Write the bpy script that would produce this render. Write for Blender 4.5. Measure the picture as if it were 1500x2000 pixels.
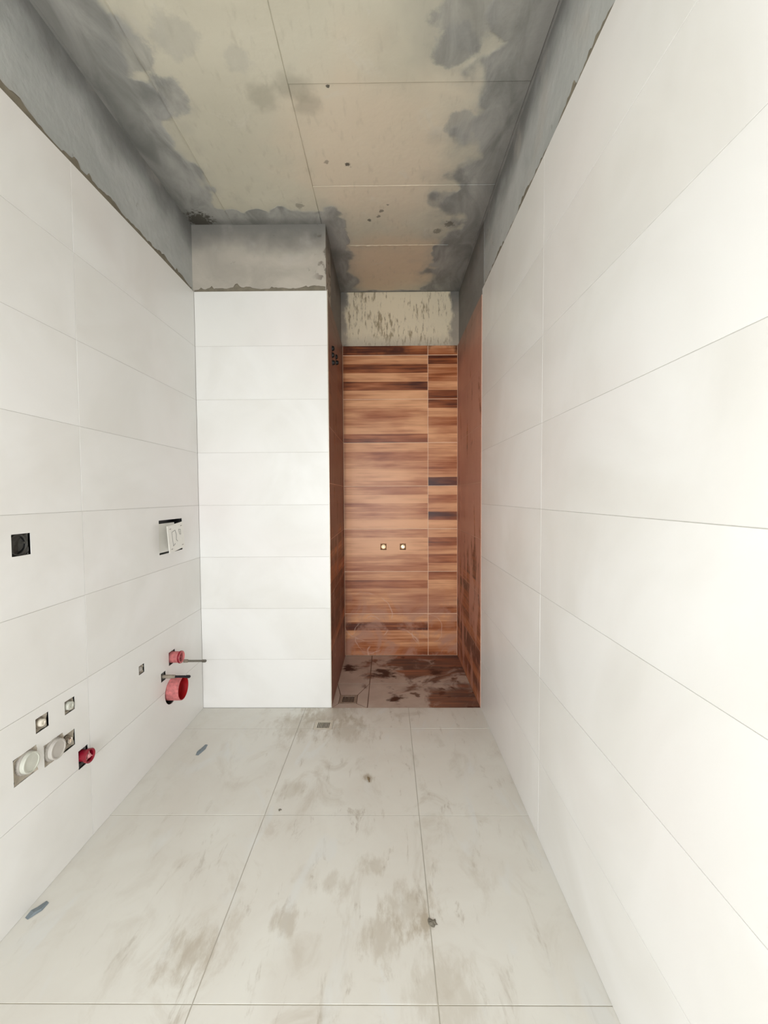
import bpy, bmesh, math, random
from mathutils import Matrix, Vector
random.seed(7)
S = bpy.context.scene
for o in list(bpy.data.objects): bpy.data.objects.remove(o)
C = S.collection

# ------------------------------------------------------------------ camera
H = 1.2378
fwd = Vector((-0.00778, 0.9992, -0.03923)).normalized()
right = Vector((1.23331, 0.00935, -0.00652)).normalized()
up = right.cross(fwd).normalized(); right = fwd.cross(up)
cam = bpy.data.cameras.new('camera'); cam_o = bpy.data.objects.new('camera', cam); C.objects.link(cam_o)
cam.sensor_fit = 'HORIZONTAL'; cam.sensor_width = 36; cam.lens = 810.79 / 1500 * 36
cam.clip_start = .02
m = Matrix.Identity(4)
for i, v in enumerate((right, up, -fwd)):
    for r in range(3): m[r][i] = v[r]
m.translation = (0, 0, H)
cam_o.matrix_world = m
S.camera = cam_o

# ------------------------------------------------------------------ world, lights, exposure
w = bpy.data.worlds.new('world'); S.world = w; w.use_nodes = True
w.node_tree.nodes['Background'].inputs[0].default_value = (.80, .90, 1, 1)
w.node_tree.nodes['Background'].inputs[1].default_value = 1.0
def area(name, loc, target, sx, sy, power, col):
    l = bpy.data.lights.new(name, 'AREA'); l.shape = 'RECTANGLE'; l.size = sx; l.size_y = sy
    l.energy = power; l.color = col
    o = bpy.data.objects.new(name, l); C.objects.link(o); o.location = loc
    o.rotation_euler = (Vector(target) - Vector(loc)).to_track_quat('-Z', 'Y').to_euler()
    return o
DOORL = area('daylight_doorway', (-.28, -1.42, 1.08), (-.33, 2.4, 1.08), .86, 2.0, 35.5, (.95, .975, 1))
# weak fill lamp added at the camera, just above its lens
fl = bpy.data.lights.new('camera_fill_lamp', 'POINT'); fl.energy = 1.6; fl.color = (1, .96, .90); fl.shadow_soft_size = .02
flo = bpy.data.objects.new('camera_fill_lamp', fl); C.objects.link(flo); flo.location = (.02, -.01, H + .03)
S.view_settings.view_transform = 'Standard'; S.view_settings.look = 'None'
S.view_settings.gamma = 1; S.view_settings.use_curve_mapping = False
S.view_settings.exposure = .64

# ------------------------------------------------------------------ dimensions (metres, camera stands over x=0 y=0)
XL, XR, XN, D1, D2, ZC = -1.084, .539, -.331, 2.379, 3.174, 2.768
XRN = .536
YN = -1.4                    # wall behind the camera
R0, RN, RS = 1.188, 1.311, .328
ZT, ZTN = 2.393, 2.367
JL, JR = 1.466, 1.458

# ------------------------------------------------------------------ material helpers
def lin(c):
    return tuple(((v/255)/12.92 if v/255 <= .04045 else ((v/255+.055)/1.055)**2.4) for v in c) + (1,)
class MT:
    def __init__(s, name, rough=.5, metal=0, spec=.5):
        s.m = bpy.data.materials.new(name); s.m.use_nodes = True; s.t = s.m.node_tree
        s.b = s.t.nodes['Principled BSDF']; s.b.inputs['Roughness'].default_value = rough
        s.b.inputs['Metallic'].default_value = metal; s.b.inputs['Specular IOR Level'].default_value = spec
        g = s.t.nodes.new('ShaderNodeNewGeometry'); s.pos = g.outputs['Position']
        sp = s.t.nodes.new('ShaderNodeSeparateXYZ'); s.t.links.new(s.pos, sp.inputs[0])
        s.x, s.y, s.z = sp.outputs
        s.rand = s.t.nodes.new('ShaderNodeObjectInfo').outputs['Random']
    def put(s, sock, v):
        if hasattr(v, 'is_output'): s.t.links.new(v, sock)
        elif isinstance(v, (tuple, list)) and len(v) == 3 and len(sock.default_value) == 4: sock.default_value = (*v, 1)
        else: sock.default_value = v
    def math(s, op, a, b=0, c=0, clamp=False):
        n = s.t.nodes.new('ShaderNodeMath'); n.operation = op; n.use_clamp = clamp
        for i, v in enumerate((a, b, c)): s.put(n.inputs[i], v)
        return n.outputs[0]
    def add(s, a, b): return s.math('ADD', a, b)
    def sub(s, a, b): return s.math('SUBTRACT', a, b)
    def mul(s, a, b): return s.math('MULTIPLY', a, b)
    def mn(s, a, b): return s.math('MINIMUM', a, b)
    def mx(s, a, b): return s.math('MAXIMUM', a, b)
    def step(s, v, a, b, lo=0, hi=1):
        n = s.t.nodes.new('ShaderNodeMapRange'); n.interpolation_type = 'SMOOTHSTEP'
        s.put(n.inputs[0], v); s.put(n.inputs[1], a); s.put(n.inputs[2], b); s.put(n.inputs[3], lo); s.put(n.inputs[4], hi)
        return n.outputs[0]
    def vec(s, sx=1, sy=1, sz=1, off=None):
        n = s.t.nodes.new('ShaderNodeMapping'); s.put(n.inputs[0], s.pos); n.inputs['Scale'].default_value = (sx, sy, sz)
        if off is not None:
            if isinstance(off, tuple): n.inputs['Location'].default_value = off
            else: s.put(n.inputs['Location'], off)
        return n.outputs[0]
    def noise(s, scale, detail=3, vec=None, rough=.5, dist=0):
        n = s.t.nodes.new('ShaderNodeTexNoise'); s.put(n.inputs['Vector'], vec if vec is not None else s.pos)
        n.inputs['Scale'].default_value = scale; n.inputs['Detail'].default_value = detail
        n.inputs['Roughness'].default_value = rough; n.inputs['Distortion'].default_value = dist
        return n.outputs[0]
    def mix(s, f, a, b):
        n = s.t.nodes.new('ShaderNodeMix'); n.data_type = 'RGBA'
        s.put(n.inputs[0], f); s.put(n.inputs[6], a); s.put(n.inputs[7], b); return n.outputs[2]
    def attr(s, name):
        n = s.t.nodes.new('ShaderNodeAttribute'); n.attribute_name = name; return n.outputs['Fac']
    def color(s, c): s.put(s.b.inputs['Base Color'], c)
    def bump(s, h, strength=.2, dist=.002):
        n = s.t.nodes.new('ShaderNodeBump'); n.inputs['Strength'].default_value = strength
        n.inputs['Distance'].default_value = dist; s.put(n.inputs['Height'], h); s.put(s.b.inputs['Normal'], n.outputs[0])
    def blob(s, cx, cy, cz, r, wob=None, soft=.3, ax=(1, 1, 1)):
        """round stain at a fixed place on a surface"""
        d = None
        for v, c_, a_ in ((s.x, cx, ax[0]), (s.y, cy, ax[1]), (s.z, cz, ax[2])):
            if c_ is None: continue
            e = s.mul(s.sub(v, c_), a_); e = s.mul(e, e); d = e if d is None else s.add(d, e)
        d = s.math('SQRT', d)
        d = s.math('DIVIDE', d, r)
        if wob is not None: d = s.add(d, wob)
        return s.step(d, 1 - soft, 1 + soft, 1, 0)

def simple(name, c, rough=.5, metal=0, var=.06, scale=60, spec=.5, bump=0):
    t = MT(name, rough, metal, spec); c = lin(c)
    n = t.noise(scale, 3)
    t.color(t.mix(n, tuple(v*(1-var*2) for v in c[:3])+(1,), tuple(min(1, v*(1+var*2)) for v in c[:3])+(1,)))
    if bump: t.bump(n, bump)
    return t.m

# glossy white wall tile with faint cloudy veining
def white_tile():
    t = MT('white_glazed_tile', .33)
    off = t.t.nodes.new('ShaderNodeCombineXYZ')
    for i in range(3): t.put(off.inputs[i], t.mul(t.rand, 17.3 + i*5))
    v = t.vec(1, 1, 1, off.outputs[0])
    n1 = t.noise(1.6, 4, v, .5, 1.2)
    n2 = t.noise(1.8, 4, v, .5, 1.0)
    vein = t.step(t.math('ABSOLUTE', t.sub(n2, .5)), .0, .16, 1, 0)
    c = t.mix(t.step(n1, .3, .7), lin((242, 241, 238)), lin((231, 229, 224)))
    c = t.mix(t.mul(vein, t.step(n1, .4, .65, 0, .22)), c, lin((246, 245, 241)))
    n3 = t.noise(1.5, 1, t.vec(1, 1, 1, (4, 9, 2)))
    c = t.mix(t.step(n3, .45, .80, 0, .5), c, lin((236, 229, 226)))
    t.color(c)
    return t.m
# smeared, dusty version for the floor
def floor_tile():
    t = MT('dusty_floor_tile', .42)
    n1 = t.noise(2.0, 5, None, .55, .8)
    c = t.mix(t.step(n1, .3, .7), lin((228, 226, 218)), lin((220, 216, 207)))
    # broad warm wiped stains, densest on the walked middle strip
    walk = t.step(t.math('ABSOLUTE', t.add(t.x, .12)), .25, .8, 1, .35)
    n2 = t.noise(5.5, 7, t.vec(1.25, .8, 1, (3, 1, 0)), .62, 1.0)
    c = t.mix(t.mul(t.step(n2, .50, .72, 0, .55), walk), c, lin((192, 182, 167)))
    n3 = t.noise(11, 6, t.vec(1.8, .5, 1, (1, 7, 0)), .68, .4)
    c = t.mix(t.mul(t.step(n3, .57, .74, 0, .75), walk), c, lin((168, 157, 140)))
    n4 = t.noise(4.0, 4, t.vec(1.3, .5, 1, (9, 2, 0)), .5, 1.5)
    c = t.mix(t.step(n4, .55, .7, 0, .7), c, lin((224, 224, 220)))
    wb = t.mul(t.sub(t.noise(16, 6, t.vec(1.6, .6, 1), .65), .5), 4.5)
    for cx, cy, r, a in ((-.30, 1.16, .035, .55), (-.02, 1.12, .05, .5), (.06, 1.20, .06, .5), (-.55, 1.08, .05, .6), (.10, 1.16, .03, .8),
                         (-.46, 2.2, .12, .5), (-.22, 2.15, .10, .45), (-.33, 2.32, .12, .6), (-.05, 1.35, .035, .45), (-.18, 1.28, .03, .4),
                         (-.087, 1.78, .022, .9), (.14, .98, .08, .35), (-.42, 1.7, .05, .35)):
        c = t.mix(t.mul(t.blob(cx, cy, None, r, wb, .6), a*.8), c, lin((170, 156, 134)))
    t.color(c)
    t.put(t.b.inputs['Roughness'], t.step(n2, .4, .7, .34, .6))
    return t.m

def concrete_ceiling():
    t = MT('cast_concrete_with_plaster_smears', .85, 0, .2)
    n = t.noise(1.8, 5, None, .55, .4)
    c = t.mix(t.step(n, .3, .7), lin((204, 198, 179)), lin((191, 185, 166)))
    pink = t.blob(-.05, 1.95, None, .38, t.mul(t.sub(t.noise(4, 3), .5), 1.2), .5)
    c = t.mix(t.mul(pink, .75), c, lin((214, 197, 174)))
    pk2 = t.blob(.02, 2.85, None, .33, t.mul(t.sub(t.noise(4, 3), .5), 1.2), .5)
    c = t.mix(t.mul(pk2, .6), c, lin((222, 194, 162)))
    pale = t.noise(6, 6, t.vec(1, 1, 1, (5, 0, 0)), .65, 1)
    c = t.mix(t.step(pale, .58, .75, 0, .5), c, lin((208, 203, 190)))
    fine = t.noise(45, 4, t.vec(1, .35, 1))
    c = t.mix(t.step(fine, .55, .8, 0, .22), c, lin((140, 132, 114)))
    # grey plaster run out from every wall onto the slab, in rounded trowel strokes
    dl = t.math('DIVIDE', t.sub(t.x, XL), .222)
    dr = t.math('DIVIDE', t.sub(XR, t.x), .24)
    dx = t.mx(t.sub(t.x, XN), 0); dy = t.mx(t.sub(D1, t.y), 0)
    db = t.math('DIVIDE', t.math('SQRT', t.add(t.mul(dx, dx), t.mul(dy, dy))), .125)
    dbk = t.math('DIVIDE', t.sub(D2, t.y), .02)
    d = t.mn(t.mn(dl, dr), t.mn(db, dbk))
    v = t.t.nodes.new('ShaderNodeTexVoronoi'); t.put(v.inputs['Vector'], t.vec(1, 1, 0)); v.inputs['Scale'].default_value = 9
    v.feature = 'SMOOTH_F1'; v.inputs['Smoothness'].default_value = .3
    e = t.add(d, t.add(t.mul(t.sub(t.noise(5, 3), .5), 1.5), t.mul(t.sub(v.outputs[0], .45), .9)))
    e = t.add(e, t.mul(t.sub(t.noise(30, 3), .5), .25))
    mask = t.step(e, t.sub(.98, t.step(t.noise(3, 2, t.vec(1, 1, 1, (6, 6, 6))), .35, .65, .02, .30)), 1.08, .95, 0)
    soft = t.step(e, .85, 1.6, .28, 0)
    g = t.noise(6, 6, t.vec(1.5, .6, 1), .6, .8)
    gray = t.mix(t.step(g, .3, .7), lin((128, 128, 123)), lin((168, 166, 160)))
    gray = t.mix(t.step(d, .0, .5, .45, 0), gray, lin((84, 84, 82)))
    c = t.mix(soft, c, lin((150, 148, 140)))
    c = t.mix(mask, c, gray)
    big = t.blob(.22, 1.33, None, .2, t.mul(t.sub(t.noise(6, 3), .5), 1.8), .4)
    c = t.mix(t.mul(big, .35), c, lin((140, 138, 128)))
    for cx, cy, r, a in ((-.84, 1.64, .085, .8), (-.90, 1.48, .09, .7), (-.70, 1.42, .07, .3), (.24, 1.47, .07, .8), (.27, 1.38, .10, .7), (.31, 1.78, .06, .7), (-.52, 1.50, .05, .25), (.30, 2.20, .07, .6)):
        c = t.mix(t.mul(t.blob(cx, cy, None, r, t.mul(t.sub(t.noise(10, 5, None, .6), .5), 2.4), .22), a), c, gray)
    # little pits and drips, and the dark of the corner crevice painted in
    wb = t.mul(t.sub(t.noise(70, 3), .5), 2.5)
    for cx, cy, r, a in ((-.172, 1.975, .013, .9), (-.214, 1.607, .006, .9), (-.023, 2.287, .011, .6), (-.04, 2.33, .010, .6), (-.09, 2.36, .010, .7), (.01, 2.24, .007, .6), (.36, 2.40, .026, .6),
                      (.30, 2.46, .022, .5), (-.27, 1.96, .009, .5), (-.45, 2.24, .02, .4), (-1.03, 2.35, .06, .9)):
        c = t.mix(t.mul(t.blob(cx, cy, None, r, wb, .3), a), c, lin((72, 68, 60)))
    for cx, cy, r in ((-.34, 1.60, .06), (-.30, 1.68, .05), (-.48, 1.66, .05)):
        c = t.mix(t.mul(t.blob(cx, cy, None, r, t.mul(t.sub(t.noise(14, 3), .5), 2), .5), .35), c, lin((128, 122, 106)))
    t.color(c)
    t.bump(t.add(t.noise(25, 6), t.mul(mask, 1.2)), .35, .004)
    return t.m

def plaster(name, beige_mask=None, ca=(174, 176, 173), cb=(194, 195, 192)):
    t = MT(name, .9, 0, .2)
    g = t.noise(3.5, 6, t.vec(1, .7, 1.3), .55, .7)
    c = t.mix(t.step(g, .3, .7), lin(ca), lin(cb))
    c = t.mix(t.step(t.add(t.z, t.mul(t.sub(t.noise(6, 3), .5), .22)), 2.56, 2.76, 0, .8), c, lin((112, 111, 107)))
    k = t.noise(14, 5, t.vec(1, 1, 1, (2, 5, 0)), .6)
    c = t.mix(t.step(k, .66, .74, 0, .5), c, lin((112, 108, 100)))
    c = t.mix(t.step(t.noise(5, 4, t.vec(1, 1, 1, (8, 2, 4))), .55, .75, 0, .5), c, lin((188, 182, 174)))
    if 'warm' in name:
        c = t.mix(t.mul(t.step(t.noise(24, 5), .54, .64, 0, .7), t.step(t.x, -.43, -.35)), c, lin((96, 88, 78)))
    if beige_mask == 'back':
        e = t.mn(t.sub(t.x, XN), t.sub(XRN - .02, t.x))
        e = t.add(e, t.mul(t.sub(t.noise(9, 5), .5), .14))
        streak = t.noise(20, 6, t.vec(2.6, 1, .6), .68)
        bg = t.mix(t.step(t.add(streak, t.mul(t.sub(t.noise(3.5, 3), .5), .35)), .50, .64), lin((232, 218, 190)), lin((170, 154, 126)))
        bg = t.mix(t.step(t.add(t.z, t.mul(streak, .12)), 2.42, 2.53, .7, 0), bg, lin((188, 178, 162)))
        c = t.mix(t.step(e, .015, .05), c, bg)
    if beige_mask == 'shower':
        c = t.mix(.55, c, lin((96, 88, 80)))  # side walls of the shower get the plaster mixed darker
    t.color(c)
    t.bump(t.noise(30, 6), .5, .005)
    return t.m

def wood_tile(name, mode):
    t = MT(name, .3, 0, .4)
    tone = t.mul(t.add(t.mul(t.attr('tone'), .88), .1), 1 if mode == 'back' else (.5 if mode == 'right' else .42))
    sc = (.8, 6, 9) if mode in ('back', 'floor') else (6, .8, 9)
    if mode == 'floor': sc = (.8, 9, 6)
    sc = tuple(q*.35 if q == .8 else q for q in sc)
    gr = t.noise(9, 6, t.vec(*sc), .6, .2)
    bl = t.noise(3.0, 3, t.vec(sc[0]*3, sc[1]*.5, sc[2]*.5), .5, .2)
    f = t.add(tone, t.add(t.mul(t.sub(gr, .5), .75), t.mul(t.sub(bl, .5), 1.0)))
    c = t.mix(t.step(f, .0, .50), lin((70, 22, 4)), lin((172, 96, 52)))
    c = t.mix(t.step(f, .3, 1.0), c, lin((242, 182, 134)))
    rough = .36
    if mode == 'back':
        n = t.noise(4.5, 5, t.vec(1, 1, 1, (2, 0, 6)), .6, 1.2)
        m1 = t.mul(t.step(n, .42, .62), t.step(t.z, .15, .62, .85, 0))
        c = t.mix(m1, c, lin((190, 142, 120)))
        # curved wiped scratches through the dust
        for cx, cz, r, wd in ((-.16, .30, .19, .006), (.05, .02, .20, .010), (.30, .2, .12, .005), (-.12, .16, .14, .005)):
            dd = t.math('SQRT', t.add(t.math('POWER', t.sub(t.x, cx), 2), t.math('POWER', t.sub(t.z, cz), 2)))
            dd = t.math('ABSOLUTE', t.sub(t.add(dd, t.mul(t.sub(t.noise(12, 2), .5), .05)), r))
            c = t.mix(t.mul(t.mul(t.step(dd, 0, wd, .6, 0), t.step(t.noise(7, 2), .45, .6)), t.step(t.z, .45, .55, 1, 0)), c, lin((222, 186, 166)))
        dark = t.mul(t.step(t.noise(6, 4, t.vec(1, 1, 1, (1, 1, 3))), .48, .6), t.step(t.z, 2.28, 2.32))
        c = t.mix(t.mul(dark, .8), c, lin((64, 22, 8)))
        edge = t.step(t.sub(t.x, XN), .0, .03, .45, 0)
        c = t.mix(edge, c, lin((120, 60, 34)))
    elif mode == 'floor':
        n = t.noise(3.4, 6, t.vec(1, 1.0, 1, (3.2, .6, 0)), .6, 1.4)
        left = t.step(t.x, -.05, .15, .14, 0)
        frontd = t.step(t.y, 2.5, 3.0, .02, -.09)
        rf = t.mul(t.step(t.x, .18, .34), t.step(t.y, 2.5, 2.68, .22, 0))
        m1 = t.step(t.sub(t.add(n, t.add(left, frontd)), rf), .40, .56, .15, .95)
        c = t.mix(m1, c, t.mix(t.noise(9, 4), lin((218, 204, 192)), lin((180, 158, 144))))
        spots = t.step(t.noise(10, 4, t.vec(1, 1.2, 1, (7, 3, 0))), .6, .68, 0, .8)
        c = t.mix(t.mul(spots, t.step(t.x, -.12, .1)), c, lin((84, 44, 28)))
        for cx, cy, r in ((-.27, 2.93, .045), (-.03, 2.85, .07), (.045, 2.50, .04), (.33, 2.86, .045)):
            c = t.mix(t.blob(cx, cy, None, r, t.mul(t.sub(t.noise(13, 6, t.vec(.7, 1.3, 1), .7), .5), 6.0), .6), c, lin((66, 32, 18)))
        rough = .5
    else:
        n = t.noise(6, 6, t.vec(1, 1.6, .45, (1, 2, 3)), .66, .5)
        low = t.step(t.z, .35, 1.15, .12, -.06) if mode == 'right' else t.step(t.math('ABSOLUTE', t.sub(t.z, .62)), .1, .5, .16, -.01)
        m1 = t.step(t.sub(n, low), .36, .48, .12, .96)
        dust = t.mix(t.noise(3, 3), lin((216, 162, 142)), lin((182, 126, 106))) if mode == 'right' else t.mix(t.noise(3, 3), lin((158, 116, 102)), lin((124, 80, 66)))  # left wall's dust is darker, its shade put into the colour
        c = t.mix(m1, c, dust)
        up_ = t.step(t.add(t.z, t.mul(t.noise(9, 4), .2)), 2.2, 2.45)
        c = t.mix(t.mul(up_, .6), c, lin((128, 108, 96)))
        str_ = t.step(t.math('ABSOLUTE', t.sub(t.noise(5, 3, t.vec(1, 1.4, .6, (5, 5, 5)), .5, 1), .5)), 0, .012, .55, 0)
        c = t.mix(t.mul(str_, t.step(t.z, .7, 1.0, 1, 0)), c, lin((186, 150, 134)))
        rough = .5
    t.color(c)
    t.put(t.b.inputs['Roughness'], rough)
    t.bump(gr, .08, .001)
    return t.m

M = dict(
    white=white_tile(), floor=floor_tile(), ceil=concrete_ceiling(),
    plaster=plaster('grey_cement_plaster'), plaster_warm=plaster('warm_grey_cement_plaster', None, (170, 163, 152), (190, 182, 170)), plaster_back=plaster('streaked_concrete', 'back', (164, 154, 140), (184, 172, 156)), plaster_shower=plaster('dark_shower_plaster', 'shower'),
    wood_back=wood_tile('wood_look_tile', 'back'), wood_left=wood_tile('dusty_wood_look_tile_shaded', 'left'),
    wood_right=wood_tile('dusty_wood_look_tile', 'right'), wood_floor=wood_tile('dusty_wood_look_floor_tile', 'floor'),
    grout=simple('grey_grout', (206, 204, 197), .9), grout_floor=simple('floor_grout', (184, 178, 164), .9, var=.15, scale=12),
    grout_wood=simple('peach_grout', (252, 214, 184), .9), grout_shower=simple('tan_grout', (214, 176, 156), .9, var=.1, scale=10), grout_dirty=simple('dirty_brown_grout', (120, 96, 82), .9, var=.2, scale=10),
    mortar=simple('tile_adhesive', (128, 120, 104), .95, var=.2, scale=30, bump=.4),
    hole=simple('chiselled_mortar', (178, 168, 152), .95, var=.2, scale=40, bump=.5),
    clay=simple('brown_mortar', (188, 136, 98), .95, var=.2, scale=40),
    dark=simple('dark_cavity_mortar', (52, 48, 44), .95, var=.3, scale=50, bump=.5),
    black=simple('black_plastic', (14, 14, 16), .5), charcoal=simple('charcoal_plastic', (62, 60, 56), .6),
    white_p=simple('white_plastic', (236, 233, 225), .35, var=.02), ivory=simple('ivory_plastic', (232, 224, 208), .4, var=.02),
    ink=simple('grey_print', (150, 148, 146), .7), grey_p=simple('grey_plastic', (178, 172, 164), .5, var=.08),
    grey_cap=simple('dusty_grey_cap', (190, 184, 176), .6, var=.06, scale=30), pale_cap=simple('pale_dusty_cap', (202, 202, 190), .6, var=.08, scale=40),
    red=simple('red_plastic', (134, 8, 34), .4, var=.2), red_dust=simple('dusty_red_plastic', (196, 112, 112), .7, var=.3, scale=70),
    red_in=simple('deep_red_plastic', (158, 0, 8), .6), pink=simple('pale_pink_highlight_plastic', (222, 150, 152), .5, var=.2, scale=80),
    steel=simple('threaded_steel', (120, 116, 106), .35, .8), dirty_steel=simple('dusty_threaded_steel', (150, 140, 126), .6, .3, var=.25),
    steel_dark=simple('dark_blue_steel', (34, 32, 38), .4, .6), brass=simple('dull_brass_thread', (206, 178, 140), .3, .7), chrome=simple('bright_chrome', (240, 232, 222), .12, .9),
    ss=simple('brushed_stainless_steel', (206, 198, 182), .45, .1), ss_dirty=simple('dirty_stainless_steel', (160, 140, 124), .6, .1, var=.15), slot=simple('drain_slot', (38, 32, 28), .9),
    trim=simple('satin_metal_trim', (198, 190, 176), .4, .4), scrap=simple('blue_grey_plastic', (122, 132, 138), .5, var=.15),
    dirt=simple('dried_dirt', (128, 110, 84), .95, var=.25, scale=90), dirt_grey=simple('grey_dried_mortar', (120, 114, 102), .95, var=.25, scale=90),
    near=simple('painted_wall', (222, 220, 214), .7, var=.02), nail=simple('rust_black', (30, 24, 20), .8))

# ------------------------------------------------------------------ mesh helpers
def link(name, me, mat, parent=None, loc=None, kind=None):
    o = bpy.data.objects.new(name, me); C.objects.link(o)
    if mat is not None and len(me.materials) == 0: me.materials.append(mat)
    if loc is not None: o.location = loc
    if parent is not None: o.parent = parent; o.matrix_parent_inverse = Matrix.Identity(4)
    if kind: o['kind'] = kind
    return o
def bm_mesh(bm, name):
    bmesh.ops.recalc_face_normals(bm, faces=bm.faces)
    me = bpy.data.meshes.new(name); bm.to_mesh(me); bm.free(); return me
def setorigin(me, loc):
    me.transform(Matrix.Translation(-Vector(loc)))
# frames map (u, v, depth) to the world; depth 0 is the tiled face, positive goes into the wall
FR = {
    'left':  lambda u, v, d: Vector((XL - d, u, v)),
    'right': lambda u, v, d: Vector((XR + d, u, v)),
    'jog':   lambda u, v, d: Vector((u, D1 + d, v)),
    'nleft': lambda u, v, d: Vector((XN - d, u, v)),
    'nright': lambda u, v, d: Vector((XRN + d, u, v)),
    'nback': lambda u, v, d: Vector((u, D2 + d, v)),
    'floor': lambda u, v, d: Vector((u, v, -d)),
    'ceil':  lambda u, v, d: Vector((u, v, ZC + d)),
}
def plate_bm(fr, u0, u1, v0, v1, d0, d1, holes=(), bevel=0):
    """slab u0..u1 x v0..v1 between depths d0 and d1 with square ('r',u0,u1,v0,v1) or round ('c',u,v,r) openings cut right through"""
    f = FR[fr]; bm = bmesh.new(); cache = {}
    def V(u, v, d):
        k = (round(u, 5), round(v, 5), round(d, 5))
        if k not in cache: cache[k] = bm.verts.new(f(u, v, d))
        return cache[k]
    rects = []
    for h in holes:
        r = (h[1], h[2], h[3], h[4]) if h[0] == 'r' else (h[1]-h[3]-.004, h[1]+h[3]+.004, h[2]-h[3]-.004, h[2]+h[3]+.004)
        a, b, c_, d_ = max(r[0], u0), min(r[1], u1), max(r[2], v0), min(r[3], v1)
        if a < b - 1e-6 and c_ < d_ - 1e-6: rects.append((a, b, c_, d_, h))
    if bevel and not rects:
        b = bevel
        o_ = [(u0, v0), (u1, v0), (u1, v1), (u0, v1)]; i_ = [(u0+b, v0+b), (u1-b, v0+b), (u1-b, v1-b), (u0+b, v1-b)]
        bm.faces.new([V(u, v, d0) for u, v in i_]); bm.faces.new([V(u, v, d1) for u, v in o_])
        for k in range(4):
            n = (k+1) % 4
            bm.faces.new([V(*i_[k], d0), V(*i_[n], d0), V(*o_[n], d0+b), V(*o_[k], d0+b)])
            bm.faces.new([V(*o_[k], d0+b), V(*o_[n], d0+b), V(*o_[n], d1), V(*o_[k], d1)])
        return bm
    us = sorted({u0, u1} | {r[0] for r in rects} | {r[1] for r in rects})
    vs = sorted({v0, v1} | {r[2] for r in rects} | {r[3] for r in rects})
    full = {}
    for i in range(len(us)-1):
        for j in range(len(vs)-1):
            cu, cv = (us[i]+us[i+1])/2, (vs[j]+vs[j+1])/2
            full[i, j] = not any(r[0] < cu < r[1] and r[2] < cv < r[3] for r in rects)
    for (i, j), q in full.items():
        if not q: continue
        a, b, c_, d_ = us[i], us[i+1], vs[j], vs[j+1]
        for d in (d0, d1): bm.faces.new([V(a, c_, d), V(b, c_, d), V(b, d_, d), V(a, d_, d)])
        for (di, dj, p, r) in ((-1, 0, (a, c_), (a, d_)), (1, 0, (b, c_), (b, d_)), (0, -1, (a, c_), (b, c_)), (0, 1, (a, d_), (b, d_))):
            if not full.get((i+di, j+dj), False):
                bm.faces.new([V(*p, d0), V(*r, d0), V(*r, d1), V(*p, d1)])
    for a, b, c_, d_, h in rects:       # ring between the square cut-out and the round hole
        if h[0] != 'c': continue
        cu, cv, r = h[1:]
        n = 64; pts = []
        for k in range(n):
            t = math.tau*k/n; x, y = math.cos(t), math.sin(t); s = r+.004; q = max(abs(x), abs(y))
            pts.append(((min(max(cu+x*r, a), b), min(max(cv+y*r, c_), d_)), (min(max(cu+x/q*s, a), b), min(max(cv+y/q*s, c_), d_))))
        for k in range(n):
            p, q = pts[k], pts[(k+1) % n]
            if all(min(abs(z[1]-c_), abs(z[1]-d_)) < 1e-7 for z in (*p, *q)): continue
            for d in (d0, d1):
                bm.faces.new([bm.verts.new(f(*p[0], d)), bm.verts.new(f(*q[0], d)), bm.verts.new(f(*q[1], d)), bm.verts.new(f(*p[1], d))])
            bm.faces.new([bm.verts.new(f(*p[0], d0)), bm.verts.new(f(*q[0], d0)), bm.verts.new(f(*q[0], d1)), bm.verts.new(f(*p[0], d1))])
    return bm
tile_cache = {}
def tile(fr, u0, u1, v0, v1, holes, mat, parent, gap=.0015, th=.009, name='tile', d0=0.):
    a, b, c_, d_ = u0+gap/2, u1-gap/2, v0+gap/2, v1-gap/2
    d0 = d0 + random.uniform(0, .0004)
    hit = any((h[0] == 'r' and h[1] < b and h[2] > a and h[3] < d_ and h[4] > c_) or
              (h[0] == 'c' and h[1]-h[3] < b and h[1]+h[3] > a and h[2]-h[3] < d_ and h[2]+h[3] > c_) for h in holes)
    ctr = FR[fr]((a+b)/2, (c_+d_)/2, d0)
    key = (fr, round(b-a, 4), round(d_-c_, 4), mat.name)
    if not hit and key in tile_cache: me = tile_cache[key]
    else:
        me = bm_mesh(plate_bm(fr, a, b, c_, d_, d0, d0+th, holes if hit else (), .0004), name); setorigin(me, ctr)
        if not hit: tile_cache[key] = me
    return link(name, me, mat, parent, ctr)
def wood(fr, u0, u1, v0, v1, tones, mat, parent, holes=(), gap=.004, th=.009, flip=False, name='tile'):
    """wood-look tile printed with planks running along u; tones run from v1 (top) to v0"""
    a, b, c_, d_ = u0+gap/2, u1-gap/2, v0+gap/2, v1-gap/2
    d0 = random.uniform(0, .0004)
    n = len(tones)
    bm = plate_bm(fr, a, b, c_, d_, d0, d0+th, holes, 0)
    f = FR[fr]
    vn = (f(0, 1, 0)-f(0, 0, 0)).normalized(); v00 = f(0, 0, 0).dot(vn)
    for k in range(1, n):
        pv = d_ - (d_-c_)*k/n
        p0 = f((a+b)/2, pv, 0)
        bmesh.ops.bisect_plane(bm, geom=bm.verts[:]+bm.edges[:]+bm.faces[:], plane_co=p0, plane_no=vn)
    bmesh.ops.recalc_face_normals(bm, faces=bm.faces)
    lay = bm.loops.layers.float_color.new('tone')
    for fc in bm.faces:
        v = fc.calc_center_median().dot(vn) - v00
        k = min(n-1, max(0, int((d_-v)/(d_-c_)*n)))
        for l in fc.loops: l[lay] = (tones[k],)*3+(1,)
    me = bpy.data.meshes.new(name); bm.to_mesh(me); bm.free()
    ctr = f((a+b)/2, (c_+d_)/2, d0); setorigin(me, ctr)
    return link(name, me, mat, parent, ctr)
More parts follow.
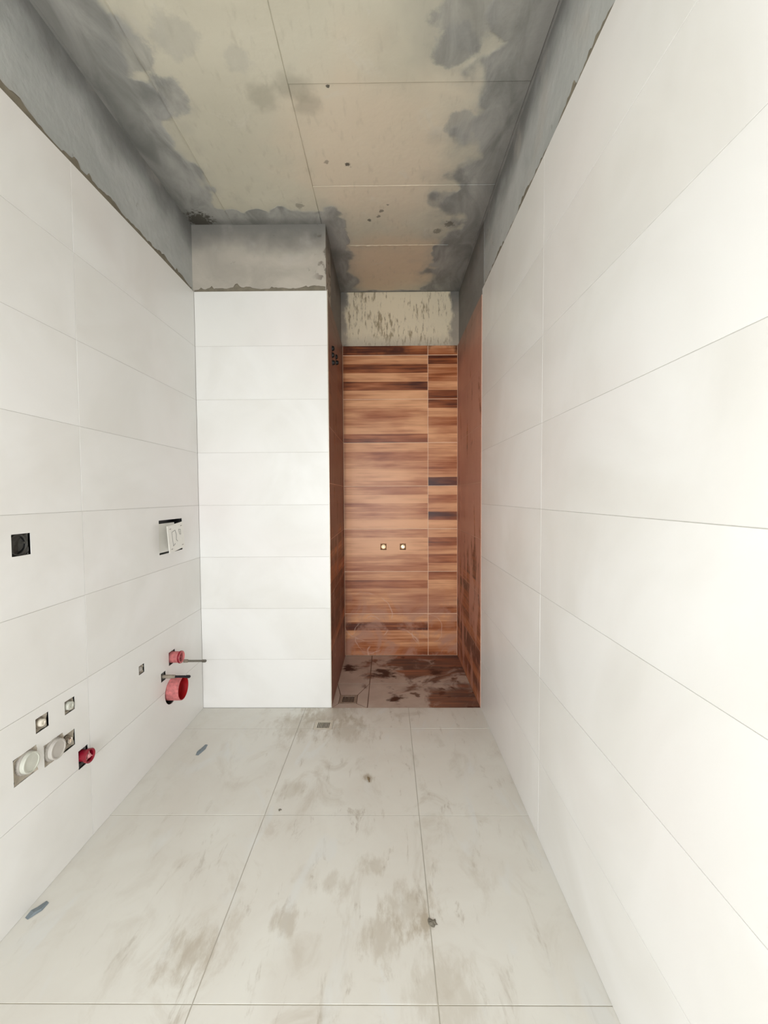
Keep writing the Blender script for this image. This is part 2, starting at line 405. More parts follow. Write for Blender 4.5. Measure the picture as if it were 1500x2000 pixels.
def slab(name, fr, u0, u1, v0, v1, d0, d1, mat, parent=None, holes=(), kind=None):
    me = bm_mesh(plate_bm(fr, u0, u1, v0, v1, d0, d1, holes), name)
    return link(name, me, mat, parent, None, kind)
def wall(name, fr, u0, u1, v0, v1, d0, mat, holes=(), deep=.07, thick=.2):
    """solid wall whose front layer is cut by the chased openings"""
    bm = plate_bm(fr, u0, u1, v0, v1, d0, d0+deep, holes)
    if holes:
        b2 = plate_bm(fr, u0, u1, v0, v1, d0+deep, d0+thick); me2 = bm_mesh(b2, 't'); bm.from_mesh(me2); bpy.data.meshes.remove(me2)
    else:
        bm.free(); bm = plate_bm(fr, u0, u1, v0, v1, d0, d0+thick)
    me = bm_mesh(bm, name); return link(name, me, mat, None, None, 'structure')
def smear(fr, u0, u1, v, hmin, hmax, d0, d1, mat, parent, name='adhesive_smear', seed=1):
    """ragged band of tile adhesive above the top row"""
    rnd = random.Random(seed); f = FR[fr]; bm = bmesh.new(); n = max(8, int((u1-u0)/.012)); pr = []
    h = hmin
    ph = rnd.uniform(0, 9)
    for i in range(n+1):
        u = u0+(u1-u0)*i/n
        t = .5+.5*math.sin(u*9+ph)*math.sin(u*23+ph*2)
        h = .6*h+.4*(hmin+(hmax-hmin)*t*rnd.random()**.6)
        pr.append((u, h + (rnd.random() < .12)*rnd.uniform(0, .35)*hmax))
    for i in range(n):
        (a, ha), (b, hb) = pr[i], pr[i+1]
        for q in ([f(a, v, d0), f(b, v, d0), f(b, v+hb*.8, d0+.0005), f(a, v+ha*.8, d0+.0005)],
                  [f(a, v+ha*.8, d0+.0005), f(b, v+hb*.8, d0+.0005), f(b, v+hb, d1), f(a, v+ha, d1)],
                  [f(a, v, d0), f(b, v, d0), f(b, v, d1), f(a, v, d1)],
                  [f(a, v, d1), f(b, v, d1), f(b, v+hb, d1), f(a, v+ha, d1)]):
            bm.faces.new([bm.verts.new(p) for p in q])
    bmesh.ops.remove_doubles(bm, verts=bm.verts, dist=1e-5)
    return link(name, bm_mesh(bm, name), mat, parent)

# ------------------------------------------------------------------ openings chased through the left tiling (u = y, v = z)
def sq(u, v, a, b=None): b = b or a; return ('r', u-a/2, u+a/2, v-b/2, v+b/2)
H_SOCK = ('r', 1.184, 1.249, 1.066, 1.131)
H_CIST = ('r', 1.957, 2.180, .960, 1.125)
H_STUB = ('r', 1.770, 1.811, .461, .500)
H_PLUG = ('r', 2.016, 2.076, .400, .466)
H_ROD = ('r', 1.942, 1.984, .350, .392)
H_WASTE = ('c', 2.036, .268, .064)
H_S1 = ('r', 1.241, 1.291, .510, .556)
H_S2 = ('r', 1.356, 1.401, .507, .552)
H_C1 = ('r', 1.161, 1.243, .398, .478)
H_C2 = ('r', 1.268, 1.345, .386, .456)
H_S3 = ('r', 1.346, 1.397, .384, .440)
H_RED = ('r', 1.409, 1.455, .283, .349)
LH = [H_SOCK, H_CIST, H_STUB, H_PLUG, H_ROD, H_WASTE, H_S1, H_S2, H_C1, H_C2, H_S3, H_RED]
NB = [('c', -.030, .846, .0), ]
H_B1 = ('r', -.053, -.007, .822, .870)
H_B2 = ('r', .096, .142, .822, .870)

# ------------------------------------------------------------------ setting
# left wall
wl = wall('wall_left', 'left', YN-.2, D1+.2, -.05, ZC, .011, M['plaster'], LH)
wl['label'] = 'left wall, white tiles below bare grey plaster, with plumbing holes'
rows = [0] + [R0 + .3*i for i in range(-3, 4)] + [ZT]
slab('grout', 'left', YN, D1, 0, ZT-.004, .0016, .0115, M['grout'], wl, LH)
ycols = [YN, JL-1.8, JL-.9, JL, D1]
for i in range(len(rows)-1):
    for j in range(len(ycols)-1):
        tile('left', ycols[j], ycols[j+1], rows[i], rows[i+1], LH, M['white'], wl)
smear('left', YN, D1-.012, ZT-.002, .016, .06, .0065, .0125, M['mortar'], wl, seed=3)
# wall with the panel beside the shower
wj = wall('wall_back', 'jog', XL-.011, XN-.008, -.05, ZC, .011, M['plaster_warm'])
wj['label'] = 'stub wall beside the shower, white tiles under grey plaster'
slab('grout', 'jog', XL, XN-.002, 0, ZT-.004, .0016, .0115, M['grout'], wj)
for i in range(len(rows)-1): tile('jog', XL, XN, rows[i], rows[i+1], (), M['white'], wj)
smear('jog', XL, XN-.012, ZT-.002, .014, .05, .0065, .0125, M['mortar'], wj, seed=5)
# right wall (one plane, white tiles first, wood-look tiles inside the shower)
wr = wall('wall_right', 'right', YN-.2, D1, -.05, ZC, .011, M['plaster'])
slab('grout', 'right', YN, D1, 0, ZT-.004, .0016, .0115, M['grout'], wr)
ycr = [YN, JR-1.8, JR-.9, JR, D1]
for i in range(len(rows)-1):
    for j in range(len(ycr)-1):
        tile('right', ycr[j], ycr[j+1], rows[i], rows[i+1], (), M['white'], wr)
smear('right', YN, D1, ZT-.002, .014, .06, .0065, .0125, M['mortar'], wr, seed=8)
# shower alcove
ws = wall('wall_shower_left', 'nleft', D1+.012, D2+.2, -.05, ZC, .011, M['plaster_shower'])
slab('grout', 'nleft', D1+.004, D2, 0, ZTN-.004, .0012, .0115, M['grout_shower'], ws)
wn = wall('wall_shower_right', 'nright', D1, D2+.2, -.05, ZC, .011, M['plaster_shower'])
slab('grout', 'nright', D1+.001, D2, 0, ZTN-.004, .0012, .0115, M['grout_shower'], wn)
wb = wall('wall_shower_back', 'nback', XN-.011, XRN+.011, -.05, ZC, .011, M['plaster_back'], [H_B1, H_B2])
slab('grout', 'nback', XN, XRN, 0, ZTN-.004, .0008, .0115, M['grout_wood'], wb, [H_B1, H_B2])
TL = [[.2], [.65, .2, .7, .1, .7], [.75, .55, .65, .72, .25], [.8, .5, .68, .82, .78], [.6, .88, .5, .65, .88],
      [.5, .78, .85, .62, .5], [.68, .28, .65, .6, .42], [.7, .18, .65, .42, .35]]
TR = [[.4], [.03, .5, .42, .65, .12], [.2, .65, .42, .6, .7], [.75, .6, .55, .7, .15], [.8, .45, .65, .18, .72],
      [.66, .22, .66, .35, .6], [.35, .62, .65, .6, .4], [.5, .5, .52, .5, .4]]
nr = [ZTN] + [RN + RS*i for i in range(3, -4, -1)] + [0]
nr = sorted({round(max(v, 0), 4) for v in nr} | {0}, reverse=True)
nr = [v for k, v in enumerate(nr) if k == len(nr)-1 or v - 0 > .02]
rt = random.Random(4)
for k in range(len(nr)-1):
    a, b = nr[k+1], nr[k]
    tl, tr = TL[min(k, 7)], TR[min(k, 7)]
    wood('nback', XN, .312, a, b, tl, M['wood_back'], wb, [H_B1, H_B2])
    wood('nback', .312, XRN, a, b, tr, M['wood_back'], wb)
    q = 1 if k == 0 else 5
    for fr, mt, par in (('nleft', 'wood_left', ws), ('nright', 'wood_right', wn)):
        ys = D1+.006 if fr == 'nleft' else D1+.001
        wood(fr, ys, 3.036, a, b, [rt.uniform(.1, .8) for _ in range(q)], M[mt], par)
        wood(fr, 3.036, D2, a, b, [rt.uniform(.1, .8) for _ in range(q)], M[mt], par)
smear('nleft', D1+.02, D2, ZTN-.002, .004, .02, .0075, .0125, M['mortar'], ws, seed=11)
smear('nright', D1, D2, ZTN-.002, .004, .02, .0075, .0125, M['mortar'], wn, seed=12)
smear('nback', XN, XRN, ZTN-.003, .004, .018, .0065, .0125, M['plaster_back'], wb, seed=13)
# metal strip on the outer corner of the stub wall
bm = plate_bm('jog', XN-.003, XN+.0015, .001, ZT+.004, -.0015, .008)
tr1 = link('trim_1', bm_mesh(bm, 'trim'), M['trim'], None, None, 'structure')
# floor
fl_ = slab('floor', 'floor', XL-.2, XR+.2, YN-.2, D2+.2, .012, .15, M['grout_floor'], None, (), 'structure')
FD = ('r', -.401, -.299, 2.153, 2.244)
slab('grout', 'floor', XL-.01, XR+.01, YN, D1, .0014, .0125, M['grout_floor'], fl_, [FD])
FX, FY = -.482, 1.562
xs = [XL-.009, FX, FX+.6, XR+.009]; ys = [YN, FY-1.8, FY-1.2, FY-.6, FY, FY+.6, D1]
for i in range(3):
    for j in range(len(ys)-1):
        tile('floor', xs[i], xs[i+1], ys[j], ys[j+1], [FD], M['floor'], fl_, gap=.0026)
# shower floor
SD = (-.296, -.190, 2.431, 2.537)
slab('grout', 'floor', XN-.009, XRN+.009, D1, D2+.009, .0030, .0125, M['grout_dirty'], fl_, [('r', *SD)])
def inset(pts, g):
    n = len(pts); out = []
    A = sum(pts[i][0]*pts[(i+1) % n][1]-pts[(i+1) % n][0]*pts[i][1] for i in range(n))
    s = 1 if A > 0 else -1
    for i in range(n):
        p, q, r = Vector(pts[i-1]), Vector(pts[i]), Vector(pts[(i+1) % n])
        e1 = (q-p).normalized(); e2 = (r-q).normalized()
        n1 = Vector((-e1.y, e1.x))*s; n2 = Vector((-e2.y, e2.x))*s
        k = 1+n1.dot(n2); out.append(q+(n1+n2)*g/max(k, .3))
    return out
def poly_tile(pts, mat, parent, z1=-.001, th=.009, g=.0032, tone=None):
    P = inset(pts, g); bm = bmesh.new(); z0 = z1-th
    top = [bm.verts.new((p.x, p.y, z1)) for p in P]; bot = [bm.verts.new((p.x, p.y, z0)) for p in P]
    bm.faces.new(top); bm.faces.new(bot[::-1])
    for i in range(len(P)):
        k = (i+1) % len(P); bm.faces.new([top[i], top[k], bot[k], bot[i]])
    nb = 0
    y = math.floor(min(p.y for p in P)/.066)*.066
    while y < max(p.y for p in P):
        bmesh.ops.bisect_plane(bm, geom=bm.verts[:]+bm.edges[:]+bm.faces[:], plane_co=(0, y, 0), plane_no=(0, 1, 0)); y += .066
    bmesh.ops.recalc_face_normals(bm, faces=bm.faces)
    lay = bm.loops.layers.float_color.new('tone'); rr = random.Random(int(sum(p.x*97+p.y*31 for p in P)*100))
    tn = {}
    for fc in bm.faces:
        k = int(fc.calc_center_median().y/.066); tn.setdefault(k, rr.uniform(.05, .6))
        for l in fc.loops: l[lay] = (tn[k],)*3+(1,)
    ctr = sum((Vector((p.x, p.y, z1)) for p in P), Vector())/len(P)
    me = bpy.data.meshes.new('tile'); bm.to_mesh(me); bm.free(); setorigin(me, ctr)
    return link('tile', me, mat, parent, ctr)
jx, jy = -.122, 2.69
a0, a1, b0, b1 = SD; xe = XN-.003; xw = XRN+.003
for P in ([(xe, jy), (a0, b1), (a1, b1), (jx, jy)], [(jx, jy), (a1, b1), (a1, b0), (jx, D1)],
          [(jx, D1), (a1, b0), (a0, b0), (xe, D1)], [(xe, D1), (a0, b0), (a0, b1), (xe, jy)],
          [(xe, jy), (jx, jy), (jx, D2), (xe, D2)], [(jx, jy), (xw, jy), (xw, D2), (jx, D2)], [(jx, D1), (xw, D1), (xw, jy), (jx, jy)]):
    poly_tile(P, M['wood_floor'], fl_)

# ceiling: cast slab with the print of the formwork panels
cl = slab('ceiling', 'ceil', XL-.2, XR+.2, YN-.2, D2+.2, .0, .2, M['ceil'], None, (), 'structure')
for (u0, u1, v0, v1, d) in ((-.858, -.361, YN, D1+.01, -.0045), (-.359, XR, YN, 1.594, -.007), (-.359, XR, 1.597, 2.104, -.0035),
                            (-.359, XR, 2.106, 2.590, -.0050), (-.359, XRN, 2.593, D2, -.0025), (XL, -.861, YN, D1+.01, -.002)):
    ctr = FR['ceil']((u0+u1)/2, (v0+v1)/2, 0)
    me = bm_mesh(plate_bm('ceil', u0, u1, v0, v1, d, .001, (), .0015), 'panel'); setorigin(me, ctr)
    link('panel', me, M['ceil'], cl, ctr)
# thin ridges of cement squeezed between the panels
def ridge(p, q, wdt, hgt, seed):
    rnd = random.Random(seed); bm = bmesh.new(); p, q = Vector(p), Vector(q); n = 40
    t = (q-p).normalized(); s = Vector((-t.y, t.x, 0)); rows_ = []
    for i in range(n+1):
        c_ = p.lerp(q, i/n); ww = wdt*rnd.uniform(.5, 1.2); hh = hgt*rnd.uniform(.4, 1.2)
        rows_.append([bm.verts.new(c_+s*ww), bm.verts.new(c_+Vector((0, 0, -hh))), bm.verts.new(c_-s*ww)])
    for i in range(n):
        for k in range(2): bm.faces.new([rows_[i][k], rows_[i+1][k], rows_[i+1][k+1], rows_[i][k+1]])
    me = bm_mesh(bm, 'cement_ridge'); ctr = (p+q)/2; setorigin(me, ctr)
    return link('cement_ridge', me, M['ceil'], cl, ctr)
zc = ZC-.004
ridge((-.859, -.8, zc+.001), (-.859, D1-.02, zc+.001), .004, .008, 1)
ridge((-.360, -.8, zc), (-.360, D1-.05, zc), .002, .004, 2)
ridge((-.34, 2.105, zc), (.36, 2.105, zc), .002, .003, 3)
ridge((-.22, 2.5915, zc), (.38, 2.5915, zc), .0025, .005, 4)
# wall behind the camera with the doorway the daylight comes through
FR['near'] = lambda u, v, d: Vector((u, YN-d, v))
wnr = slab('wall_near', 'near', XL-.2, XR+.2, -.05, ZC, .0, .15, M['near'], None, [('r', -.74, .18, 0.0, 2.12)], 'structure')

# ------------------------------------------------------------------ things
def thing(name, label, cat, loc, group=None):
    o = bpy.data.objects.new(name, None); C.objects.link(o); o.location = loc; o.empty_display_size = .05
    o['label'] = label; o['category'] = cat
    if group: o['group'] = group
    return o
def lathe(profile, axis='x', seg=32, closed=False):
    """profile: list of (t, r) along the axis"""
    bm = bmesh.new(); rings = []
    for t, r in profile:
        if r < 1e-6: rings.append([bm.verts.new((t, 0, 0))]); continue
        rings.append([bm.verts.new((t, r*math.cos(math.tau*k/seg), r*math.sin(math.tau*k/seg))) for k in range(seg)])
    for A, B in zip(rings, rings[1:]):
        for k in range(seg):
            n = (k+1) % seg
            if len(A) == 1 and len(B) == 1: continue
            if len(A) == 1: bm.faces.new([A[0], B[k], B[n]])
            elif len(B) == 1: bm.faces.new([A[k], A[n], B[0]])
            else: bm.faces.new([A[k], A[n], B[n], B[k]])
    bmesh.ops.recalc_face_normals(bm, faces=bm.faces)
    if axis == '-y': bmesh.ops.transform(bm, matrix=Matrix.Rotation(-math.pi/2, 4, 'Z'), verts=bm.verts)
    if axis == '-x': bmesh.ops.transform(bm, matrix=Matrix.Rotation(math.pi, 4, 'Z'), verts=bm.verts)
    return bm
def part(name, bm, mat, parent, smooth=False, loc=(0, 0, 0), rot=(0, 0, 0)):
    me = bpy.data.meshes.new(name); bm.to_mesh(me); bm.free()
    if smooth:
        for p in me.polygons: p.use_smooth = True
        me.set_sharp_from_angle(angle=math.radians(35))
    o = link(name, me, mat, parent, loc); o.rotation_euler = rot
    return o
def box(cx, cy, cz, sx, sy, sz, bev=0):
    bm = bmesh.new(); bmesh.ops.create_cube(bm, size=1)
    bmesh.ops.scale(bm, vec=(sx, sy, sz), verts=bm.verts); bmesh.ops.translate(bm, vec=(cx, cy, cz), verts=bm.verts)
    if bev: bmesh.ops.bevel(bm, geom=bm.edges[:], offset=bev, segments=2, affect='EDGES')
    return bm
def merge(*bms):
    out = bmesh.new()
    for b in bms:
        me = bpy.data.meshes.new('t'); b.to_mesh(me); b.free(); out.from_mesh(me); bpy.data.meshes.remove(me)
    return out
def filler(parent, h, depth, mat, name='mortar_backing', seed=0):
    """lumpy mortar at the bottom of a chased opening, in the thing's own space (thing sits on the wall face)"""
    rnd = random.Random(seed); bm = bmesh.new(); n = 6
    u0, u1, v0, v1 = h[1:5]; g = []
    L = parent.location
    for i in range(n+1):
        row = []
        for j in range(n+1):
            row.append(bm.verts.new((-depth+rnd.uniform(-.003, .003) + (.008 if i in (0, n) or j in (0, n) else 0), u0+(u1-u0)*i/n-L.y, v0+(v1-v0)*j/n-L.z)))
        g.append(row)
    for i in range(n):
        for j in range(n): bm.faces.new([g[i][j], g[i+1][j], g[i+1][j+1], g[i][j+1]])
    bmesh.ops.recalc_face_normals(bm, faces=bm.faces)
    return part(name, bm, mat, parent)
def thread(t0, t1, r, pitch, seg=20):
    pr = [(t0, 0), (t0, r*.86)]; t = t0
    while t + pitch < t1:
        pr += [(t+pitch*.5, r), (t+pitch, r*.84)]; t += pitch
    return pr+[(t1, r*.8), (t1, 0)]

# black round wall box in its square cut-out
t = thing('wall_box', 'black round electrical back box in a square hole near the left photo edge', 'electrical box', (XL, 1.2165, 1.0985))
filler(t, H_SOCK, .018, M['charcoal'], seed=2)
part('cup', lathe([(-.060, 0), (-.060, .027), (-.010, .0275), (-.008, .031), (-.014, .0315)]), M['black'], t, True, (0, -.003, 0))
part('rim', lathe([(-.010, .0275), (-.006, .0285), (-.006, .0315), (-.014, .0325)]), M['charcoal'], t, True, (0, -.003, 0))
for s in (-1, 1): part('screw', lathe([(-.03, 0), (-.03, .0035), (-.008, .0035), (-.006, 0)], seg=10), M['charcoal'], t, True, (0, -.003+s*.024, .004))
# concealed cistern hatch
t = thing('cistern_hatch', 'white flush plate opening with a loose tilted cover card in the left wall', 'flush plate', (XL, 2.068, 1.0425))
bm = merge(box(-.03, -.108, 0, .05, .006, .160), box(-.03, .108, 0, .05, .006, .160), box(-.052, 0, 0, .004, .21, .155))
part('frame', bm, M['black'], t)
part('inner_plate', box(-.005, -.03, -.004, .004, .160, .140, .001), M['white_p'], t, loc=(0, -.012, 0))
cv = part('cover', box(0, 0, 0, .003, .172, .132, .001), M['white_p'], t, loc=(.036, -.022, -.0035), rot=(math.radians(4.6), math.radians(-2), math.radians(3)))
def lines(segs, wd, x=.0022):
    out = []
    for (a, b) in segs:
        p, q = Vector((x, *a)), Vector((x, *b)); d = (q-p); L_ = d.length; ang = math.atan2(d.z, d.y)
        b_ = box(0, 0, 0, .0008, L_+wd, wd); bmesh.ops.rotate(b_, matrix=Matrix.Rotation(ang, 3, 'X'), verts=b_.verts)
        bmesh.ops.translate(b_, vec=(p+q)/2, verts=b_.verts); out.append(b_)
    return merge(*out)
D_ = .0022
part('printed_figure', lines([((-.045, .03), (-.01, .036)), ((-.045, .03), (-.042, -.038)), ((-.042, -.038), (-.02, -.03)), ((-.01, .036), (.0, .012)), ((.0, .012), (-.006, -.012)),
      ((-.006, -.012), (.008, -.022))], D_), M['ink'], cv)
part('printed_figure', lines([((.03, .034), (.05, .03)), ((.03, .034), (.036, .008)), ((.05, .03), (.048, .006)), ((.036, .008), (.048, .006))], D_), M['ink'], cv)
for y, z in ((-.058, .048), (.06, .048), (-.058, -.05), (.06, -.05)):
    part('clip', lines([((y - .006, z), (y + .006, z))], .004), M['grey_p'], cv)

# capped water outlets
def stub(h, label, depth=.030, r=.0125, out=.002, head='brass', name='pipe_stub', seed=1, dy=0, dz=0):
    uc, vc = (h[1]+h[2])/2, (h[3]+h[4])/2
    t = thing(name, label, 'pipe outlet', (XL, uc, vc))
    filler(t, h, max(.014, depth*.5), M['hole'], seed=seed)
    part('socket', lathe([(-depth-.004, r*1.35), (-.010, r*1.35), (-.008, r*1.3), (-.008, r*.95), (-depth, r*.95)], seg=24), M['dirty_steel'], t, True, (0, dy, dz))
    part('plug', lathe([(-depth, 0), (-depth, r*.93), (out-.004, r*.93), (out-.001, r*.85), (out, r*.45), (out-.003, r*.4), (out-.003, 0)], seg=24), M[head], t, True, (0, dy, dz))
    return t
stub(H_STUB, 'small capped water outlet in a square hole, left of the red waste pipe and rods', .018, .0120, -.003, 'grey_cap', seed=4)
stub(H_S1, 'capped water outlet in a square hole above the two large round caps', .026, .0125, .004, 'ivory', seed=5)
stub(H_S2, 'dusty outlet in a square hole, highest of the basin connections and near the tile joint', .020, .0155, .006, 'pale_cap', seed=6)
stub(H_S3, 'bright metal capped outlet in a square hole right beside a large round grey cap', .028, .0125, .004, 'chrome', seed=7)
# big round plugs
def cap(h, label, mat, r, out, mb, seed, dy=0, dz=0):
    uc, vc = (h[1]+h[2])/2, (h[3]+h[4])/2
    t = thing('drain_cap', label, 'drain cap', (XL, uc, vc))
    filler(t, h, .009, mb, seed=seed)
    part('sleeve', lathe([(-.03, r*.97), (out-.012, r*.97), (out-.012, r*1.04), (out-.016, r*1.06), (-.03, r*1.06)]), M['grey_p'], t, True, (0, dy, dz))
    part('cap', lathe([(-.03, 0), (-.03, r*.95), (out-.002, r*.96), (out, r*.92), (out, r*.80), (out-.002, r*.78), (out-.002, 0)]), mat, t, True, (0, dy, dz))
    bms = []
    for k in range(20):
        a = math.tau*k/20; b_ = box(0, 0, r*1.06, .010, .0025, .003); bmesh.ops.rotate(b_, matrix=Matrix.Rotation(a, 3, 'X'), verts=b_.verts)
        bmesh.ops.translate(b_, vec=(out-.022, 0, 0), verts=b_.verts); bms.append(b_)
    part('ribs', merge(*bms), M['grey_p'], t, loc=(0, dy, dz))
    return t
cap(H_C1, 'pale round drain cap in a square hole, lowest and nearest of the basin connections', M['pale_cap'], .0315, .014, M['hole'], 8, .006, .005)
cap(H_C2, 'grey round drain cap in a square hole, between the pale cap and the red plug', M['grey_cap'], .0325, .016, M['hole'], 9, .0, .002)
# red plug beside the joint
t = thing('red_plug', 'small dark red plastic pipe plug sticking out beside the tile joint', 'pipe plug', (XL, 1.430, .322))
filler(t, H_RED, .03, M['dark'], seed=10)
part('sleeve', lathe([(-.035, .019), (.014, .019), (.016, .0195), (.016, .0235), (.026, .0245), (.028, .023), (.024, .018), (-.02, .0165), (-.02, 0)]), M['red'], t, True)
part('core', lathe([(-.02, 0), (-.02, .008), (.022, .009), (.026, .006), (.026, 0)], seg=6), M['pink'], t)  # pale pink of core and fins paints in the central highlight
for k in range(3):
    b_ = box(.012, 0, .0125, .022, .003, .012); bmesh.ops.rotate(b_, matrix=Matrix.Rotation(math.tau*k/3, 3, 'X'), verts=b_.verts)
    part('fin', b_, M['pink'], t)
# toilet connections
t = thing('flush_pipe_plug', 'dusty pink-red flush pipe stub in a square hole above the big red waste pipe', 'pipe plug', (XL, 2.052, .432))
filler(t, H_PLUG, .03, M['dark'], seed=12)
part('sleeve', lathe([(-.035, .0275), (.032, .0275), (.038, .029), (.046, .029), (.048, .027), (.044, .0225), (.02, .021), (.02, 0)]), M['red_dust'], t, True)
part('rim', lathe([(.036, .0296), (.038, .0305), (.044, .0305), (.046, .0296)]), M['red'], t, True)
part('core', lathe([(.02, 0), (.02, .010), (.040, .011), (.043, .008), (.043, 0)], seg=6), M['red'], t)
t = thing('waste_pipe', 'large red toilet waste pipe stub with dusty pink outside, open towards the room', 'waste pipe', (XL, 2.043, .277))
part('pipe', lathe([(-.060, .0575), (.052, .0575), (.054, .0565), (.054, .0555)], seg=48), M['red_dust'], t, True, rot=(0, 0, math.radians(2)))
part('lining', lathe([(.054, .0555), (.0535, .0545), (.020, .0535), (.018, .030), (.016, 0)], seg=48), M['red_in'], t, True, rot=(0, 0, math.radians(2)))
part('cavity', lathe([(-.055, .056), (-.055, .0638), (-.004, .0638)], seg=48), M['dark'], t, True, (0, -.007, -.009))
def rod(y, z, ln, label, hole=None):
    t = thing('threaded_rod', label, 'threaded rod', (XL, y, z), 'toilet mounting rods')
    if hole: filler(t, hole, .03, M['dark'], seed=14)
    part('sleeve', lathe([(-.05, .0085), (.055 if hole else .02, .0085), (.057 if hole else .022, .0065), (.057 if hole else .022, 0)], seg=16), M['dirty_steel'], t, True)
    part('shaft', lathe(thread(.0, ln-.022, .006, .0035), seg=14), M['steel_dark'] if hole else M['steel'], t)
    part('tip', lathe([(ln-.022, 0), (ln-.022, .0075), (ln-.004, .0075), (ln, .003), (ln, 0)], seg=6), M['steel_dark'] if hole else M['steel'], t)
    return t
rod(1.965, .370, .130, 'dark threaded rod in its own square hole just above the large red waste pipe', H_ROD)
rod(2.165, .366, .120, 'grey threaded rod reaching right from behind the dusty pink flush pipe stub')

# shower mixer outlets in the back of the alcove
for k, (h, lab) in enumerate(((H_B1, 'left of the two brass shower outlets in the wood-look back wall'), (H_B2, 'right of the two shower outlets in the wood-look back wall, brightest'))):
    uc, vc = (h[1]+h[2])/2, (h[3]+h[4])/2
    t = thing('shower_outlet', lab, 'pipe outlet', (uc, D2, vc), 'shower mixer outlets')
    bm = bmesh.new(); rnd = random.Random(k); g = [[bm.verts.new((a, .03+rnd.uniform(-.004, .004), b)) for b in (-.024, -.008, .008, .024)] for a in (-.023, -.008, .008, .023)]
    for i in range(3):
        for j in range(3): bm.faces.new([g[i][j], g[i+1][j], g[i+1][j+1], g[i][j+1]])
    part('mortar_backing', bm, M['clay'], t)
    part('socket', lathe([(-.034, .0165), (-.004, .0165), (-.002, .0155), (-.002, .0125), (-.02, .012)], '-y', 28), M['brass'], t, True)
    part('plug', lathe([(-.02, 0), (-.02, .0122), (-.004, .0122), (.004 + .004*k, .0115), (.006+.004*k, .0095), (.006+.004*k, .004), (.002, .0035), (.002, 0)], '-y', 28), M['brass' if k == 0 else 'chrome'], t, True)

# five black stubs sticking out of the left side of the alcove
for y, z, l, lab in ((2.56, 2.134, .016, 'topmost black pipe stub on the left shower side wall, above the other four'),
                     (2.56, 2.094, .016, 'black stub on the left shower side wall, middle of the nearer column'),
                     (2.74, 2.143, .014, 'black stub on the left shower side wall, upper one of the farther two'),
                     (2.57, 2.052, .018, 'black stub on the left shower side wall, lowest of the nearer column'),
                     (2.76, 2.112, .018, 'black stub on the left shower side wall, lower one of the farther two')):
    t = thing('pipe_stub', lab, 'pipe outlet', (XN, y, z), 'black stubs in the shower side wall')
    part('collar', lathe([(-.002, .018), (.002, .018), (.003, .016)], seg=20), M['charcoal'], t, True)
    part('plug', lathe([(-.002, .0145), (l*.6, .0145), (l*.9, .011), (l, .005), (l, 0)], seg=20), M['black'], t, True)

# floor drains
def drain(u0, u1, v0, v1, z, label, n, mat='ss'):
    uc, vc = (u0+u1)/2, (v0+v1)/2; a, b = (u1-u0)/2-.001, (v1-v0)/2-.001
    t = thing('floor_drain', label, 'floor drain', (uc, vc, z))
    part('basin', merge(box(0, 0, -.0095, 2*a, 2*b, .002), ), M['slot'], t)
    bd = .018
    part('frame', merge(box(0, b-.007, -.003, 2*a, .014, .005), box(0, -b+.007, -.003, 2*a, .014, .005), box(a-bd/2, 0, -.003, bd, 2*b-.028, .005), box(-a+bd/2, 0, -.003, bd, 2*b-.028, .005)), M[mat], t)
    wd = 2*(a-bd)/(2*n+1)*1.0
    for k in range(n):
        x = -a+bd+wd*(2*k+1.5)
        part('slat', box(x, 0, -.003, wd*.85, 2*b-.028, .004), M[mat], t)
drain(-.401, -.299, 2.153, 2.244, .0005, 'square metal floor drain in the pale floor in front of the shower', 7)
drain(*SD, .0002, 'square slotted floor drain inside the shower on the dusty dark floor', 7, 'ss_dirty')

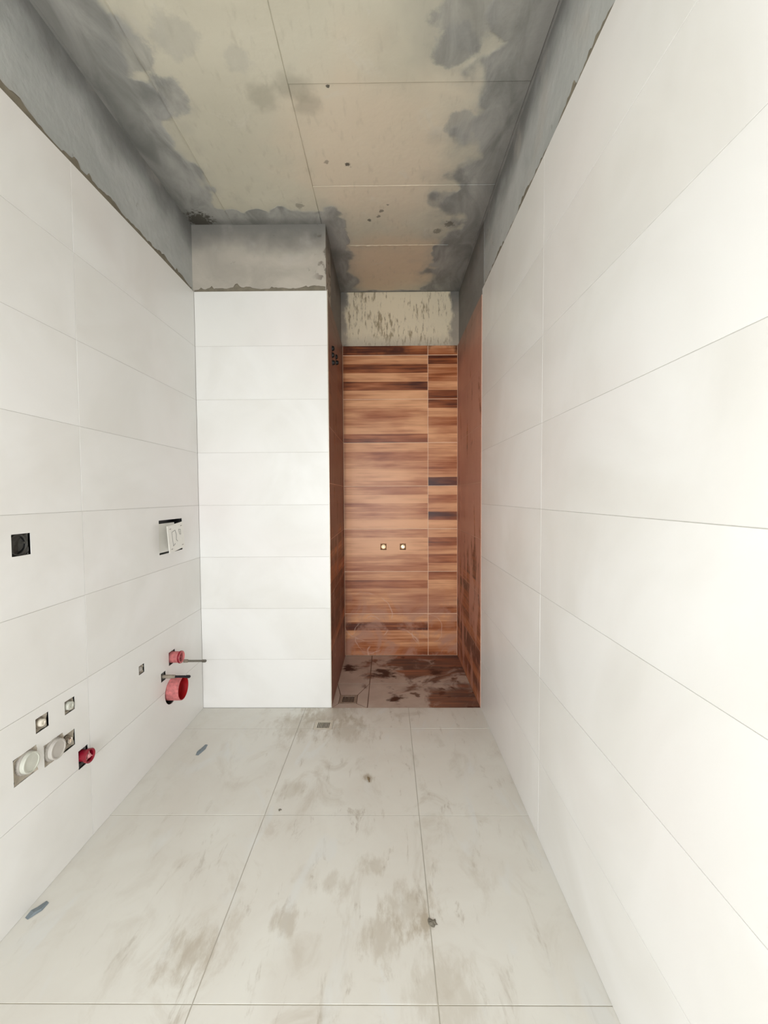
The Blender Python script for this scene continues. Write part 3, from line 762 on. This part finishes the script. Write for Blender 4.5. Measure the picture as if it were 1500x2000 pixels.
# litter on the floor
def wedge(label, x, y, rot, L_, W_):
    t = bmesh.new()
    pr = [(-.5, 0, .0012), (-.2, .1, .006), (.1, -.05, .004), (.5, .05, .0015)]
    prev = None
    for i, (a, off, h) in enumerate(pr):
        w_ = W_*(.55 if i in (0, 3) else 1)
        r_ = [t.verts.new((a*L_, off*W_-w_/2, .0005)), t.verts.new((a*L_, off*W_-w_*.3, h)), t.verts.new((a*L_, off*W_+w_*.25, h*1.2)), t.verts.new((a*L_, off*W_+w_/2, .0005))]
        if prev:
            for k in range(3): t.faces.new([prev[k], r_[k], r_[k+1], prev[k+1]])
            t.faces.new([prev[3], r_[3], r_[0], prev[0]])
        else: t.faces.new(r_)
        prev = r_
    t.faces.new(prev[::-1])
    bmesh.ops.recalc_face_normals(t, faces=t.faces)
    o = part('plastic_scrap', t, M['scrap'], None, loc=(x, y, 0), rot=(0, 0, rot)); o['label'] = label; o['category'] = 'scrap'; o['group'] = 'scraps on the floor'
wedge('small blue grey scrap on the floor tiles below the waste pipe', -.912, 1.976, 1.45, .085, .026)
wedge('blue grey scrap against the foot of the left wall, at lower left', -1.056, 1.190, 1.15, .055, .026)
def clump(label, x, y, r, mat, seed, rot=0, ax=1.):
    rnd = random.Random(seed); bm = bmesh.new(); n = 14; c_ = bm.verts.new((0, 0, r*.22)); ring = []; mid = []
    for k in range(n):
        a = math.tau*k/n; q = r*rnd.uniform(.45, 1.1)
        ring.append(bm.verts.new((q*math.cos(a)*ax, q*math.sin(a), .0002))); mid.append(bm.verts.new((q*.5*math.cos(a)*ax, q*.5*math.sin(a), r*rnd.uniform(.08, .3))))
    for k in range(n):
        m_ = (k+1) % n; bm.faces.new([ring[k], ring[m_], mid[m_], mid[k]]); bm.faces.new([mid[k], mid[m_], c_])
    bm.faces.new(ring[::-1]); bmesh.ops.recalc_face_normals(bm, faces=bm.faces)
    o = part('dirt_clump', bm, mat, None, loc=(x, y, 0), rot=(0, 0, rot)); o['label'] = label; o['category'] = 'dirt'; o['group'] = 'dirt on the floor'
clump('grey clump of dried mortar on the tile joint in the front middle of the floor', .126, 1.158, .016, M['dirt_grey'], 3)
clump('brown streak of dried dirt on the middle floor tile before the shower', -.087, 1.765, .020, M['dirt'], 5, .2, .35)
clump('tiny dark crumb on the floor tile just behind the cross joint', -.430, 1.590, .008, M['dirt_grey'], 6)
